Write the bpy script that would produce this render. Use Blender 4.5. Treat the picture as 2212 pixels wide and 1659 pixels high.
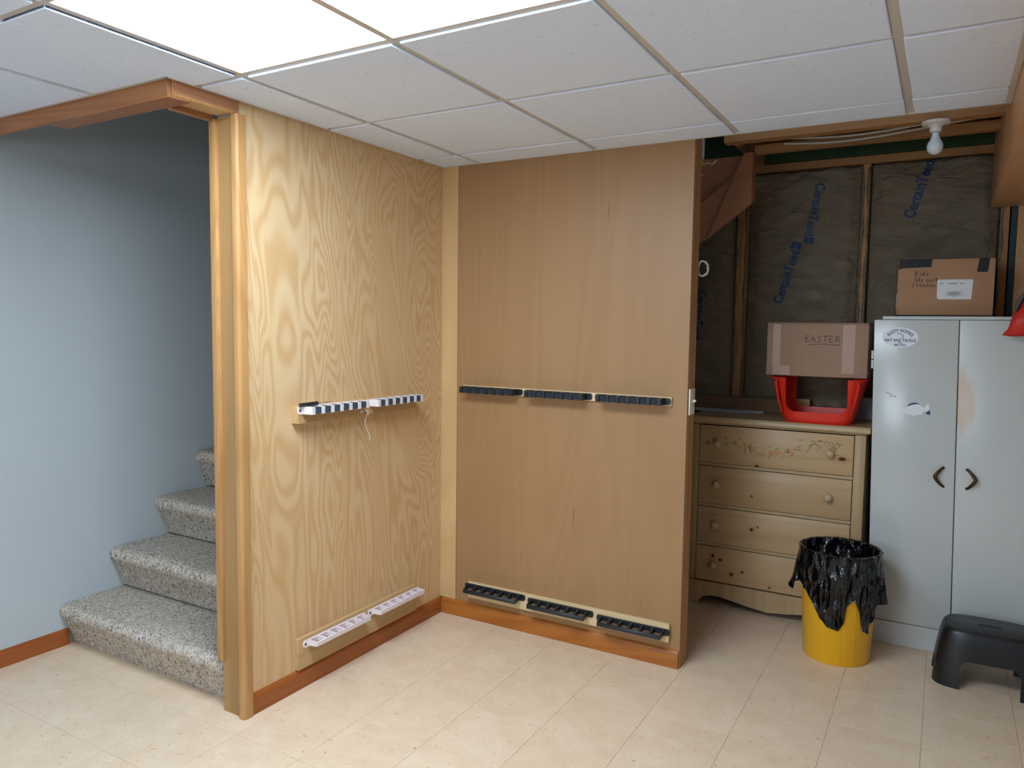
import bpy, bmesh, math, random
import numpy as np
from mathutils import Vector, Matrix
random.seed(7)
PI = math.pi
for o in list(bpy.data.objects): bpy.data.objects.remove(o)
sc = bpy.context.scene
COL = sc.collection
# ------------------------------------------------------------------ camera
F_PX, YAW, PITCH, ROLL = 1621.39, -0.52276, -0.07608, 0.0130
cy, sy, cp, sp = math.cos(YAW), math.sin(YAW), math.cos(PITCH), math.sin(PITCH)
fwd = Vector((sy*cp, cy*cp, sp)); rt = Vector((cy, -sy, 0)); up = rt.cross(fwd)
cr, sr = math.cos(ROLL), math.sin(ROLL)
r2 = rt*cr + up*sr; u2 = up*cr - rt*sr
cam_d = bpy.data.cameras.new('camera'); cam = bpy.data.objects.new('camera', cam_d); COL.objects.link(cam)
cam_d.sensor_width = 36; cam_d.lens = F_PX/2212*36; cam_d.clip_start = 0.02; cam_d.clip_end = 60
M = Matrix((( r2.x, u2.x, -fwd.x, 2.20607), (r2.y, u2.y, -fwd.y, -3.11346), (r2.z, u2.z, -fwd.z, 1.47522), (0,0,0,1)))
cam.matrix_world = M
sc.camera = cam
# ------------------------------------------------------------------ world, light, exposure
w = bpy.data.worlds.new('world'); sc.world = w; w.use_nodes = True
w.node_tree.nodes['Background'].inputs[0].default_value = (0.55, 0.68, 0.85, 1)
w.node_tree.nodes['Background'].inputs[1].default_value = 1.0
LIGHT_EMIT = 13.0       # the ceiling fixtures' lenses
REAR_FILL_W = 26.0         # added fill light outside the unseen rear opening, brightens the room
wl = bpy.data.lights.new('rear_fill_light', 'AREA'); wl.shape = 'RECTANGLE'; wl.size = 1.5; wl.size_y = 0.9
wl.energy = REAR_FILL_W; wl.color = (0.74, 0.87, 1.0)
wlo = bpy.data.objects.new('rear_fill_light', wl); COL.objects.link(wlo)
wlo.location = (0.5, -5.78, 1.55); wlo.rotation_euler = (PI/2, 0, 0)
sc.view_settings.view_transform = 'Standard'; sc.view_settings.look = 'None'
sc.view_settings.exposure = 0.93; sc.view_settings.gamma = 1.0; sc.view_settings.use_curve_mapping = False

H = 2.262; GX, GY, CELL = 0.2262, -1.4244, 0.6096
XG = -1.215; YA = -1.247; XB = 1.272; YB = 1.20; XS = 2.36; ZS = 2.075
XR, YR = 3.2, -5.6; ZJ = 2.335
# ------------------------------------------------------------------ helpers
def lin(*c):
    f = lambda v: (v/12.92 if v <= 0.04045 else ((v+0.055)/1.055)**2.4)
    return tuple(f(v/255) for v in c) + (1,)
def add_box(bm, x0, x1, y0, y1, z0, z1, bev=0, seg=1):
    vs = [bm.verts.new(p) for p in ((x0,y0,z0),(x1,y0,z0),(x1,y1,z0),(x0,y1,z0),(x0,y0,z1),(x1,y0,z1),(x1,y1,z1),(x0,y1,z1))]
    fs = [bm.faces.new([vs[i] for i in q]) for q in ((3,2,1,0),(4,5,6,7),(0,1,5,4),(1,2,6,5),(2,3,7,6),(3,0,4,7))]
    if bev:
        es = list({e for f in fs for e in f.edges})
        bmesh.ops.bevel(bm, geom=es, offset=bev, segments=seg, affect='EDGES', profile=0.5)
def box(x0, x1, y0, y1, z0, z1, bev=0, seg=1):
    bm = bmesh.new(); add_box(bm, x0, x1, y0, y1, z0, z1, bev, seg); return bm
def add_prism(bm, pts, axis, a, b):
    """polygon pts in the two axes other than `axis`, extruded from a to b"""
    def v(p, t):
        q = list(p); q.insert(axis, t); return bm.verts.new(q)
    A = [v(p, a) for p in pts]; B = [v(p, b) for p in pts]; n = len(pts)
    bm.faces.new(A); bm.faces.new(B[::-1])
    for i in range(n): bm.faces.new((A[i], B[i], B[(i+1) % n], A[(i+1) % n]))
def prism(pts, axis, a, b):
    bm = bmesh.new(); add_prism(bm, pts, axis, a, b); bmesh.ops.recalc_face_normals(bm, faces=bm.faces); return bm
def add_tube(bm, pts, r, n=8, cap=True):
    pts = [Vector(p) for p in pts]; rings = []
    rr = r if isinstance(r, (list, tuple)) else [r]*len(pts)
    for i, p in enumerate(pts):
        t = (pts[min(i+1, len(pts)-1)] - pts[max(i-1, 0)]).normalized()
        a = t.orthogonal().normalized() if i == 0 else (prev - t*prev.dot(t)).normalized()
        prev = a; b = t.cross(a)
        rings.append([bm.verts.new(p + (a*math.cos(k*2*PI/n) + b*math.sin(k*2*PI/n))*rr[i]) for k in range(n)])
    for i in range(len(rings)-1):
        for k in range(n): bm.faces.new((rings[i][k], rings[i][(k+1) % n], rings[i+1][(k+1) % n], rings[i+1][k]))
    if cap: bm.faces.new(rings[0][::-1]); bm.faces.new(rings[-1])
def tube(pts, r, n=8):
    bm = bmesh.new(); add_tube(bm, pts, r, n); return bm
def add_lathe(bm, prof, n=32, c=(0,0,0), axis='z'):
    rings = []
    for r, h in prof:
        ring = []
        for k in range(n):
            a = 2*PI*k/n; x, y = r*math.cos(a), r*math.sin(a)
            p = (x, y, h) if axis == 'z' else ((x, -h, y) if axis == '-y' else (h, x, y))
            ring.append(bm.verts.new((c[0]+p[0], c[1]+p[1], c[2]+p[2])))
        rings.append(ring)
    for i in range(len(rings)-1):
        for k in range(n): bm.faces.new((rings[i][k], rings[i][(k+1) % n], rings[i+1][(k+1) % n], rings[i+1][k]))
    bm.faces.new(rings[0]); bm.faces.new(rings[-1])
    bmesh.ops.recalc_face_normals(bm, faces=bm.faces)
def lathe(prof, n=32, c=(0,0,0), axis='z'):
    bm = bmesh.new(); add_lathe(bm, prof, n, c, axis); return bm
def add_ribbon(bm, pts, wd, to3):
    """flat pen stroke: 2D polyline pts, width wd, to3 maps (a,b)->3D"""
    P = [Vector((p[0], p[1])) for p in pts]; L = []; R = []
    for i, p in enumerate(P):
        t = P[min(i+1, len(P)-1)] - P[max(i-1, 0)]
        if t.length < 1e-9: t = Vector((1, 0))
        t.normalize(); nn = Vector((-t.y, t.x))*wd/2
        L.append(bm.verts.new(to3(p.x+nn.x, p.y+nn.y))); R.append(bm.verts.new(to3(p.x-nn.x, p.y-nn.y)))
    for i in range(len(P)-1): bm.faces.new((L[i], R[i], R[i+1], L[i+1]))
def text_geo(body, size, bold=.022):
    cu = bpy.data.curves.new('t', 'FONT'); cu.body = body; cu.size = size; cu.resolution_u = 3; cu.offset = size*bold
    o = bpy.data.objects.new('t', cu); COL.objects.link(o)
    me = bpy.data.meshes.new_from_object(o)
    vs = [tuple(v.co) for v in me.vertices]; fs = [tuple(q.vertices) for q in me.polygons]
    bpy.data.objects.remove(o); bpy.data.curves.remove(cu); bpy.data.meshes.remove(me)
    return vs, fs
def add_text(bm, body, size, to3):
    vs, fs = text_geo(body, size)
    V = [bm.verts.new(to3(v[0], v[1])) for v in vs]
    for f in fs:
        try: bm.faces.new([V[i] for i in f])
        except ValueError: pass
def smooth(me, ang=40):
    for q in me.polygons: q.use_smooth = True
    me.set_sharp_from_angle(angle=math.radians(ang))
def obj(name, bm, mat, parent=None, sm=True, ang=40):
    me = bpy.data.meshes.new(name); bm.to_mesh(me); bm.free()
    if sm: smooth(me, ang)
    if mat: me.materials.append(mat)
    o = bpy.data.objects.new(name, me); COL.objects.link(o)
    if parent: o.parent = parent
    return o
def thing(name, label, cat, loc=(0,0,0), rotz=0, group=None):
    o = bpy.data.objects.new(name, None); COL.objects.link(o); o.empty_display_size = 0.05
    o.location = loc; o.rotation_euler = (0, 0, rotz)
    return tag(o, label, cat, group)
def tag(o, label, cat, group=None):
    o['label'] = label; o['category'] = cat
    if group: o['group'] = group
    return o
def struct(name, bm, mat, label=None):
    o = obj(name, bm, mat); o['kind'] = 'structure'
    if label: o['label'] = label
    return o
def clone(src, parent=None, loc=None, name=None):
    c = src.copy(); COL.objects.link(c); c.parent = parent
    if loc is not None: c.location = loc
    return c
def carve(o, cutters):
    """cut prisms out of a mesh object and bake the result"""
    tmp = []
    for bm in cutters:
        me = bpy.data.meshes.new('cut'); bmesh.ops.recalc_face_normals(bm, faces=bm.faces); bm.to_mesh(me); bm.free()
        c = bpy.data.objects.new('cut', me); COL.objects.link(c); tmp.append(c)
        m = o.modifiers.new('b', 'BOOLEAN'); m.operation = 'DIFFERENCE'; m.object = c; m.solver = 'EXACT'
    par = o.parent; o.parent = None
    dg = bpy.context.evaluated_depsgraph_get(); dg.update()
    me = bpy.data.meshes.new_from_object(o.evaluated_get(dg)); me.name = o.name
    o.modifiers.clear(); o.data = me; o.parent = par
    for c in tmp: bpy.data.objects.remove(c)
    smooth(me, 35)
    return o
def rounded(x0, x1, z0, z1, r, n=6, top=True):
    """rectangle whose lower (or upper) corners are rounded"""
    P = []
    if top:   # round the top corners
        P += [(x0, z0), (x1, z0)]
        P += [(x1-r+r*math.cos(a*PI/2/n), z1-r+r*math.sin(a*PI/2/n)) for a in range(n+1)]
        P += [(x0+r-r*math.sin(a*PI/2/n), z1-r+r*math.cos(a*PI/2/n)) for a in range(n+1)]
    else:
        P += [(x1, z1), (x0, z1)]
        P += [(x0+r-r*math.cos(a*PI/2/n), z0+r-r*math.sin(a*PI/2/n)) for a in range(n+1)]
        P += [(x1-r+r*math.sin(a*PI/2/n), z0+r-r*math.cos(a*PI/2/n)) for a in range(n+1)]
    return P
def solidify(o, t, off=0):
    m = o.modifiers.new('solid', 'SOLIDIFY'); m.thickness = t; m.offset = off; return o
# ------------------------------------------------------------------ materials
class NT:
    def __init__(s, name):
        s.m = bpy.data.materials.new(name); s.m.use_nodes = True; s.t = s.m.node_tree; s.N = s.t.nodes; s.L = s.t.links
        s.b = s.N['Principled BSDF']; s.tc = None
    def n(s, typ, **kw):
        nd = s.N.new(typ)
        for k, v in kw.items():
            if hasattr(nd, k): setattr(nd, k, v)
            else: nd.inputs[k.replace('_', ' ')].default_value = v
        return nd
    def co(s, scale=(1,1,1), loc=(0,0,0), rot=(0,0,0)):
        if not s.tc: s.tc = s.n('ShaderNodeTexCoord')
        mp = s.n('ShaderNodeMapping'); mp.inputs['Scale'].default_value = scale; mp.inputs['Location'].default_value = loc; mp.inputs['Rotation'].default_value = rot
        s.L.new(s.tc.outputs['Object'], mp.inputs[0]); return mp.outputs[0]
    def noise(s, v, scale=5, detail=3, rough=.5, dist=0):
        nd = s.n('ShaderNodeTexNoise'); nd.inputs['Scale'].default_value = scale; nd.inputs['Detail'].default_value = detail
        nd.inputs['Roughness'].default_value = rough; nd.inputs['Distortion'].default_value = dist
        s.L.new(v, nd.inputs['Vector']); return nd.outputs[0]
    def vor(s, v, scale=5, out='Distance', feature='F1'):
        nd = s.n('ShaderNodeTexVoronoi'); nd.feature = feature; nd.inputs['Scale'].default_value = scale; s.L.new(v, nd.inputs['Vector']); return nd.outputs[out]
    def math(s, op, a, b=None, c=None):
        nd = s.n('ShaderNodeMath'); nd.operation = op
        for i, x in enumerate((a, b, c)):
            if x is None: continue
            if isinstance(x, (int, float)): nd.inputs[i].default_value = x
            else: s.L.new(x, nd.inputs[i])
        return nd.outputs[0]
    def ramp(s, f, stops, interp='LINEAR'):
        nd = s.n('ShaderNodeValToRGB'); cr = nd.color_ramp; cr.interpolation = interp
        while len(cr.elements) < len(stops): cr.elements.new(0.5)
        for e, (p, c) in zip(cr.elements, stops):
            e.position = p; e.color = c if len(c) == 4 else tuple(c)+(1,)
        s.L.new(f, nd.inputs[0]); return nd.outputs[0]
    def mix(s, f, a, b, mode='MIX'):
        nd = s.n('ShaderNodeMix'); nd.data_type = 'RGBA'; nd.blend_type = mode
        for sock, x in ((nd.inputs[0], f), (nd.inputs[6], a), (nd.inputs[7], b)):
            if isinstance(x, (int, float)): sock.default_value = x
            elif isinstance(x, tuple): sock.default_value = x
            else: s.L.new(x, sock)
        return nd.outputs[2]
    def base(s, x):
        if isinstance(x, tuple): s.b.inputs['Base Color'].default_value = x
        else: s.L.new(x, s.b.inputs['Base Color'])
    def bump(s, h, strength=.2, dist=.01):
        nd = s.n('ShaderNodeBump'); nd.inputs['Strength'].default_value = strength; nd.inputs['Distance'].default_value = dist
        s.L.new(h, nd.inputs['Height']); s.L.new(nd.outputs[0], s.b.inputs['Normal'])
    def rough(s, r, spec=.5):
        s.b.inputs['Roughness'].default_value = r; s.b.inputs['Specular IOR Level'].default_value = spec
        return s
W1 = (1,1,1,1)
def plain(name, col, rough=.5, spec=.5, metal=0, var=.08, scale=30, bump=0):
    t = NT(name); v = t.noise(t.co(), scale, 3)
    c2 = tuple(x*(1-var*2) for x in col[:3]) + (1,)
    t.base(t.mix(v, col, c2)); t.rough(rough, spec); t.b.inputs['Metallic'].default_value = metal
    if bump: t.bump(v, bump, .005)
    return t.m
def wood(name, c1, c2, c3, axis='z', rings=14, det=1.6, dist=.5, pw=2.2, stretch=(1,1,1), scale=1.6, rough=.4, fleck=None, contrast=.6, seed=0, knots=()):
    """rotary or flat-sawn figure: contour lines of a noise stretched along the grain"""
    t = NT(name)
    s = {'x': (.28,1.3,1.3), 'y': (1.3,.28,1.3), 'z': (1.3,1.3,.30)}[axis]
    s = tuple(a*b for a, b in zip(s, stretch))
    base = t.noise(t.co(s, (seed*3.1, seed*1.7, seed*.9)), scale, det, .45, dist)
    fine = {'x': (3,90,90), 'y': (90,3,90), 'z': (90,90,3)}[axis]
    fn = t.noise(t.co(fine, (seed, 0, 0)), 1.6, 3, .6)
    ph = t.math('ADD', t.math('MULTIPLY', base, rings*6.283), t.math('MULTIPLY', fn, 1.5))
    sn = t.math('MULTIPLY_ADD', t.math('SINE', ph), .5, .5)
    sn = t.math('POWER', sn, pw)
    col = t.mix(t.math('MULTIPLY', sn, contrast), c1, c2)
    big = t.noise(t.co(tuple(a*.8 for a in s), (seed+9, 2, 5)), 1.3, 2)
    col = t.mix(t.ramp(big, [(.35, (0,0,0)), (.7, (1,1,1))]), col, t.mix(.55, col, c3))
    col = t.mix(t.math('MULTIPLY', fn, .22), col, c3)
    if fleck:
        fl = {'x': (2.2,26,26), 'y': (26,2.2,26), 'z': (26,26,2.2)}[axis]
        fv = t.noise(t.co(fl, (4, seed, 1)), 1.0, 2, .6)
        col = t.mix(t.math('MULTIPLY', t.ramp(fv, [(.70, (0,0,0)), (.78, (1,1,1))]), .6), col, fleck)
    if knots:
        for kx, kz, kr, el in knots:
            d = t.n('ShaderNodeVectorMath'); d.operation = 'LENGTH'
            t.L.new(t.co((1/(kr*el), 0, 1/kr), (-kx/(kr*el), 0, -kz/kr)), d.inputs[0])
            ln = d.outputs['Value']
            col = t.mix(t.math('MULTIPLY', t.ramp(ln, [(0, W1), (.35, (.8,.8,.8)), (1, (0,0,0))]), .55), col, lin(190,110,50))
            col = t.mix(t.ramp(ln, [(.28, W1), (.42, (0,0,0))]), col, lin(70,30,18))
    t.base(col); t.rough(rough, .4)
    t.bump(fn, .06, .002)
    return t.m
M_plyA = wood('birch_plywood', lin(226,197,154), lin(194,140,80), lin(208,164,108), 'z', 34, 2.6, 1.1, 1.3, rough=.38, scale=1.75, contrast=.5, seed=2)
M_plyB = wood('lauan_plywood', lin(164,127,87), lin(148,110,71), lin(152,114,75), 'z', 14, 2.4, .6, 1.2, (1.3,1,.5), rough=.42, contrast=.3, fleck=lin(98,66,40), seed=3)
M_strip = wood('pale_batten', lin(214,180,132), lin(190,146,94), lin(200,160,108), 'z', 6, rough=.4, contrast=.4, seed=5)
M_trim = wood('fir_trim', lin(192,146,92), lin(166,118,68), lin(178,130,78), 'z', 20, stretch=(3,3,.8), rough=.38, seed=6)
M_trimx = wood('fir_fascia', lin(168,112,70), lin(140,86,50), lin(152,98,60), 'x', 18, stretch=(.8,3,3), rough=.35, seed=8)
M_trimy = wood('fir_fascia_side', lin(182,128,88), lin(144,94,64), lin(164,110,76), 'y', 18, stretch=(3,.8,3), rough=.35, seed=8)
M_basex = wood('oak_baseboard', lin(176,108,44), lin(146,80,30), lin(160,92,36), 'x', 14, stretch=(.8,3,3), rough=.3, seed=2)
M_basey = wood('oak_baseboard_side', lin(168,96,44), lin(136,70,30), lin(150,82,36), 'y', 14, stretch=(3,.8,3), rough=.3, seed=4)
M_face = wood('post_face', lin(172,134,86), lin(148,108,62), lin(160,120,74), 'z', 6, stretch=(3,3,.8), rough=.45, seed=9)
M_board = wood('pale_pine_board', lin(204,172,124), lin(176,138,88), lin(190,154,104), 'y', 7, stretch=(3,.8,3), rough=.5, seed=7)
M_boardx = wood('pale_pine_strip', lin(222,200,158), lin(200,168,116), lin(210,184,136), 'x', 7, stretch=(.8,3,3), rough=.5, seed=7)
M_stud = wood('spruce_stud', lin(186,140,92), lin(150,104,62), lin(168,120,76), 'z', 8, stretch=(3,3,.8), rough=.7, seed=11)
M_plate = wood('spruce_plate', lin(170,124,80), lin(136,94,56), lin(150,106,66), 'x', 8, stretch=(.8,3,3), rough=.7, seed=12)
M_soff = wood('stained_plywood', lin(204,154,108), lin(176,124,82), lin(190,140,94), 'y', 12, stretch=(1.5,.7,1.5), rough=.4, contrast=.4, seed=13)
M_string = wood('stair_plywood', lin(168,112,76), lin(140,90,60), lin(150,98,66), 'x', 5, stretch=(1,2,2), rough=.7, contrast=.4, seed=14)
KN = dict(
 d1=[(.70,-.018,.026,1.9), (.30,-.095,.020,1.3)],
 d2=[(.28,-.035,.014,1.0)],
 d3=[(.285,.005,.024,1.0), (.315,.022,.013,1.0)],
 d4=[(.09,.045,.022,1.1), (.13,.028,.022,1.1), (.19,-.04,.024,1.0), (.245,-.018,.014,1.6), (.385,-.075,.016,1.0)])
def pine(name, seed, knots): return wood(name, lin(200,168,126), lin(176,140,98), lin(188,154,112), 'x', 6, stretch=(.7,2.4,2.4), rough=.35, contrast=.4, seed=seed, knots=knots)
M_pine = wood('dresser_pine', lin(190,162,122), lin(162,130,92), lin(176,146,106), 'z', 6, stretch=(3,3,.8), rough=.35, contrast=.4, seed=20)
M_pinex = wood('dresser_pine_rail', lin(196,170,130), lin(170,140,102), lin(182,154,114), 'x', 6, stretch=(.8,3,3), rough=.3, contrast=.4, seed=21)

t = NT('painted_drywall'); v = t.noise(t.co(), 160, 3); v2 = t.noise(t.co(), 1.2, 2)
t.base(t.mix(v2, lin(192,199,202), lin(185,193,197))); t.bump(v, .12, .002); t.rough(.6, .3); M_grey = t.m
t = NT('vinyl_floor_tile')
inf = t.n('ShaderNodeObjectInfo')
va = t.n('ShaderNodeVectorMath'); va.operation = 'MULTIPLY_ADD'; tcw = t.n('ShaderNodeNewGeometry')
t.L.new(tcw.outputs['Position'], va.inputs[0]); va.inputs[1].default_value = (1,1,1)
cmb = t.n('ShaderNodeCombineXYZ'); t.L.new(t.math('MULTIPLY', inf.outputs['Random'], 40), cmb.inputs[0]); t.L.new(t.math('MULTIPLY', inf.outputs['Random'], 23), cmb.inputs[1])
t.L.new(cmb.outputs[0], va.inputs[2]); vv = va.outputs[0]
n1 = t.noise(vv, 9, 4, .6); n2 = t.noise(vv, 60, 3, .6, 1.2); n3 = t.noise(vv, 95, 2, .5, .8)
c = t.mix(t.ramp(n1, [(.35, (0,0,0)), (.65, (1,1,1))]), lin(234,210,182), lin(226,199,169))
c = t.mix(t.ramp(n2, [(.62, (0,0,0)), (.70, (.8,.8,.8))]), c, lin(196,160,118))
c = t.mix(t.ramp(n3, [(.64, (0,0,0)), (.72, (.7,.7,.7))]), c, lin(240,224,200))
sp_ = t.noise(vv, 38, 2, .5, .6)
c = t.mix(t.ramp(sp_, [(.735, (0,0,0)), (.76, (.75,.75,.75))]), c, lin(150,112,74))
c = t.mix(t.math('MULTIPLY', inf.outputs['Random'], .12), c, lin(200,170,132))
t.base(c); t.rough(.36, .45); t.bump(n1, .03, .002); M_floor = t.m
M_joint = plain('floor_joint', lin(168,142,112), .8)
t = NT('acoustic_tile'); v = t.noise(t.co(), 150, 3, .7); f = t.noise(t.co(), 55, 2, .5)
t.base(t.mix(t.ramp(f, [(.66, (0,0,0)), (.72, (.35,.35,.35))]), lin(229,238,255), lin(192,199,210))); t.bump(v, .55, .004); t.rough(.85, .25); M_tile = t.m
M_tee = plain('painted_steel_tee', lin(206,196,184), .45, .4, var=.02)
t = NT('light_lens'); t.base(lin(245,248,250)); t.b.inputs['Emission Color'].default_value = (0.71, 0.855, 1.0, 1); t.b.inputs['Emission Strength'].default_value = LIGHT_EMIT
M_lens = t.m
t = NT('berber_carpet'); vv = t.co((1,1,.6))
cell = t.vor(vv, 170, 'Color'); dd = t.vor(vv, 170, 'Distance'); sepc = t.n('ShaderNodeSeparateColor'); t.L.new(cell, sepc.inputs[0])
c = t.ramp(sepc.outputs[0], [(0, lin(96,92,96)), (.05, lin(176,166,154)), (.30, lin(220,212,200)), (.60, lin(202,192,178)), (.80, lin(232,226,216)), (.90, lin(186,164,138)), (.97, lin(122,118,126))], 'CONSTANT')
big = t.noise(t.co(), 14, 2); c = t.mix(t.math('MULTIPLY', big, .5), c, lin(170,150,126))
t.base(c); t.rough(.95, .1); t.bump(t.math('SUBTRACT', 1, dd), .7, .008); M_carpet = t.m
t = NT('kraft_facing'); v = t.noise(t.co((1,1,2.2)), 9, 5, .65, .6); v2 = t.noise(t.co(), 3, 3)
c = t.mix(v2, lin(142,126,102), lin(114,104,88)); c = t.mix(t.ramp(v, [(.55,(0,0,0)),(.75,(.6,.6,.6))]), c, lin(156,136,104))
t.base(c); t.rough(.6, .3); t.bump(v, .9, .04); M_kraft = t.m
M_ink = plain('blue_ink', lin(26,58,112), .6)
M_fibre = plain('green_fibreglass', lin(64,82,60), .95, .1, var=.25, scale=40, bump=.6)
t = NT('oriented_strand_board'); vv = t.co((6,1.5,14), rot=(0,.5,0)); ce = t.vor(vv, 3, 'Color'); s_ = t.n('ShaderNodeSeparateColor'); t.L.new(ce, s_.inputs[0])
t.base(t.ramp(s_.outputs[0], [(0, lin(96,62,34)), (.35, lin(160,108,58)), (.7, lin(196,146,84)), (1, lin(128,84,46))])); t.rough(.8, .2); M_osb = t.m
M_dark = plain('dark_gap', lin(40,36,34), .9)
M_teal = plain('dark_teal_sheet', lin(38,62,70), .7)
M_white_pl = plain('white_plastic', lin(238,226,228), .35, .5, var=.02)
M_foam = plain('charcoal_foam', lin(70,84,94), .9, .2, var=.1, scale=200)
M_black_pl = plain('black_plastic', lin(30,34,40), .38, .5, var=.06)
M_blackfoam = plain('black_foam', lin(44,52,60), .85, .2)
M_screw = plain('dark_screw', lin(40,38,44), .4, .5, metal=.6)
M_steel = plain('bright_steel', lin(200,204,208), .25, .5, metal=1, var=.03)
M_cable = plain('white_cable', lin(196,190,180), .5, .4, var=.03)
M_porc = plain('white_porcelain', lin(226,216,212), .3, .5, var=.03)
M_bulb = plain('frosted_bulb', lin(214,220,230), .3, .5, var=.02)
M_switch = plain('switch_plastic', lin(236,226,206), .35, .5, var=.02)
t = NT('almond_enamel'); v = t.noise(t.co(), 2.5, 3); sc_ = t.noise(t.co((1,1,1)), 55, 2, .5)
c = t.mix(v, lin(204,206,202), lin(196,199,196)); c = t.mix(t.ramp(sc_, [(.74,(0,0,0)),(.78,(.7,.7,.7))]), c, lin(150,136,116))
t.base(c); t.rough(.2, .5); t.bump(t.noise(t.co(), 14, 2), .03, .004); M_enamel = t.m
t = NT('almond_enamel_stained')
for loc in (0,): pass
c = t.mix(t.noise(t.co(), 2.5, 3), lin(204,206,202), lin(196,199,196))
d = t.n('ShaderNodeVectorMath'); d.operation = 'LENGTH'; t.L.new(t.co((1/.06,0,1/.17), (-(.355)/.06,0,-(1.165)/.17)), d.inputs[0])
nz = t.noise(t.co((1,1,.4)), 22, 4, .6); dd = t.math('ADD', d.outputs['Value'], t.math('MULTIPLY', t.math('SUBTRACT', nz, .5), .9))
c = t.mix(t.ramp(dd, [(.55,(.75,.75,.75)),(.95,(0,0,0))]), c, lin(196,160,124))
t.base(c); t.rough(.28, .5); M_enamel2 = t.m
M_bronze = plain('aged_bronze', lin(96,72,44), .35, .5, metal=.8, var=.2)
M_stick = plain('white_sticker', lin(236,236,240), .3, .5, var=.01)
M_stickink = plain('navy_ink', lin(30,60,98), .4)
M_card = plain('brown_cardboard', lin(178,136,104), .8, .2, var=.06, scale=12)
M_card2 = plain('grey_brown_cardboard', lin(172,138,114), .7, .25, var=.06, scale=12)
M_cardflat = plain('flat_cardboard', lin(140,110,84), .85, .2, var=.1, scale=10)
M_tape = plain('clear_packing_tape', lin(180,148,126), .34, .3, var=.04)
M_tapeb = plain('black_duct_tape', lin(22,24,30), .3, .5, var=.04)
M_pen = plain('marker_ink', lin(52,40,58), .6)
M_label = plain('paper_label', lin(222,222,224), .5, .3, var=.02)
M_red = plain('red_plastic', lin(232,48,26), .38, .45, var=.05, scale=8)
M_redf = plain('red_nylon', lin(214,50,36), .5, .4, var=.1, scale=14, bump=.3)
M_yellow = plain('yellow_plastic', lin(240,180,16), .32, .5, var=.03, scale=6)
t = NT('black_bin_liner'); v = t.vor(t.co((1,1,.55)), 26, 'Distance'); v = t.math('ADD', v, t.noise(t.co((1,1,.4)), 16, 3, .5, 1.5))
t.base(lin(9,9,11)); t.rough(.1, .6); t.bump(v, .75, .03); M_liner = t.m
t = NT('black_stool_plastic'); v = t.noise(t.co(), 260, 2)
t.base(lin(19,21,24)); t.rough(.36, .5); t.bump(v, .15, .002); M_stool = t.m
M_paint1 = plain('leaf_paint', lin(150,132,74), .5); M_paint2 = plain('petal_paint', lin(214,150,96), .5)
M_gstrip = plain('grey_plastic_strip', lin(168,168,172), .4, .4, var=.03)
# ------------------------------------------------------------------ floor
fl = struct('floor', box(XG-.1, XR+.1, YR-.1, YB+.15, -.12, -.004), M_joint)
T = .3048; FX0, FY0 = .066, -1.352
proto = None
tb = box(-T/2+.0004, T/2-.0004, -T/2+.0004, T/2-.0004, -.004, 0, .0004)
k = 0
edge = bmesh.new()
for i in range(-5, 11):
    for j in range(-6, 9):
        x0, x1 = FX0+i*T, FX0+(i+1)*T; y0, y1 = FY0+j*T, FY0+(j+1)*T
        if x0 < XG or x1 > XR or y1 > YB+.1: continue
        if x0 > 2.7 and j < 2: continue
        if j < -2 and i > 4+j+4: continue
        if proto is None:
            proto = obj('floor_tile', tb, M_floor, fl); proto.location = ((x0+x1)/2, (y0+y1)/2, 0)
        else: clone(proto, fl, ((x0+x1)/2, (y0+y1)/2, 0))
        k += 1
# the strips along the walls and the unseen part of the floor: cut tiles joined
rest = bmesh.new()
x_first = FX0 + math.ceil((XG-FX0)/T-1e-6)*T
for j in range(-14, 9):
    y0, y1 = FY0+j*T, min(FY0+(j+1)*T, YB+.12)
    y0 = max(y0, YR)
    if y1 <= y0: continue
    add_box(rest, XG, x_first-.0004, y0+.0004, y1-.0004, -.004, 0)
for i in range(-5, 11):
    for j in range(-14, 9):
        x0, x1 = FX0+i*T, min(FX0+(i+1)*T, XR); y0, y1 = max(FY0+j*T, YR), min(FY0+(j+1)*T, YB+.12)
        if x0 < XG or y1-y0 < .01: continue
        full = (j >= -6 and j <= 8 and FX0+(i+1)*T <= XR and FY0+(j+1)*T <= YB+.1)
        if full and not (x0 > 2.7 and j < 2) and not (j < -2 and i > 4+j+4): continue
        add_box(rest, x0+.0004, x1-.0004, y0+.0004, y1-.0004, -.004, 0)
ro = obj('cut_floor_tiles', rest, M_floor, fl); ro['kind'] = 'stuff'
# ------------------------------------------------------------------ walls
ZT = 3.3
struct('wall_left', box(XG-.1, XG, YR, 1.6, 0, ZT), M_grey, 'pale blue-grey painted wall beside the stairs')
struct('wall_rear', (lambda b: (add_box(b, XG-.1, -.25, YR-.1, YR, 0, H+.05), add_box(b, 1.25, XR+.1, YR-.1, YR, 0, H+.05), add_box(b, -.25, 1.25, YR-.1, YR, 0, 1.1), add_box(b, -.25, 1.25, YR-.1, YR, 2.0, H+.05), b)[-1])(bmesh.new()), M_grey)
struct('wall_right', box(XR, XR+.1, YR, YB+.2, 0, ZT), M_grey)
wn = struct('added_window_1', (lambda b: (add_box(b, -.25, 1.25, YR-.07, YR-.02, 1.1, 1.15), add_box(b, -.25, 1.25, YR-.07, YR-.02, 1.95, 2.0), add_box(b, -.25, -.2, YR-.07, YR-.02, 1.15, 1.95), add_box(b, 1.2, 1.25, YR-.07, YR-.02, 1.15, 1.95), add_box(b, .48, .52, YR-.07, YR-.02, 1.15, 1.95), b)[-1])(bmesh.new()), M_white_pl)  # added unseen window frame, the opening for the rear fill light
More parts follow.
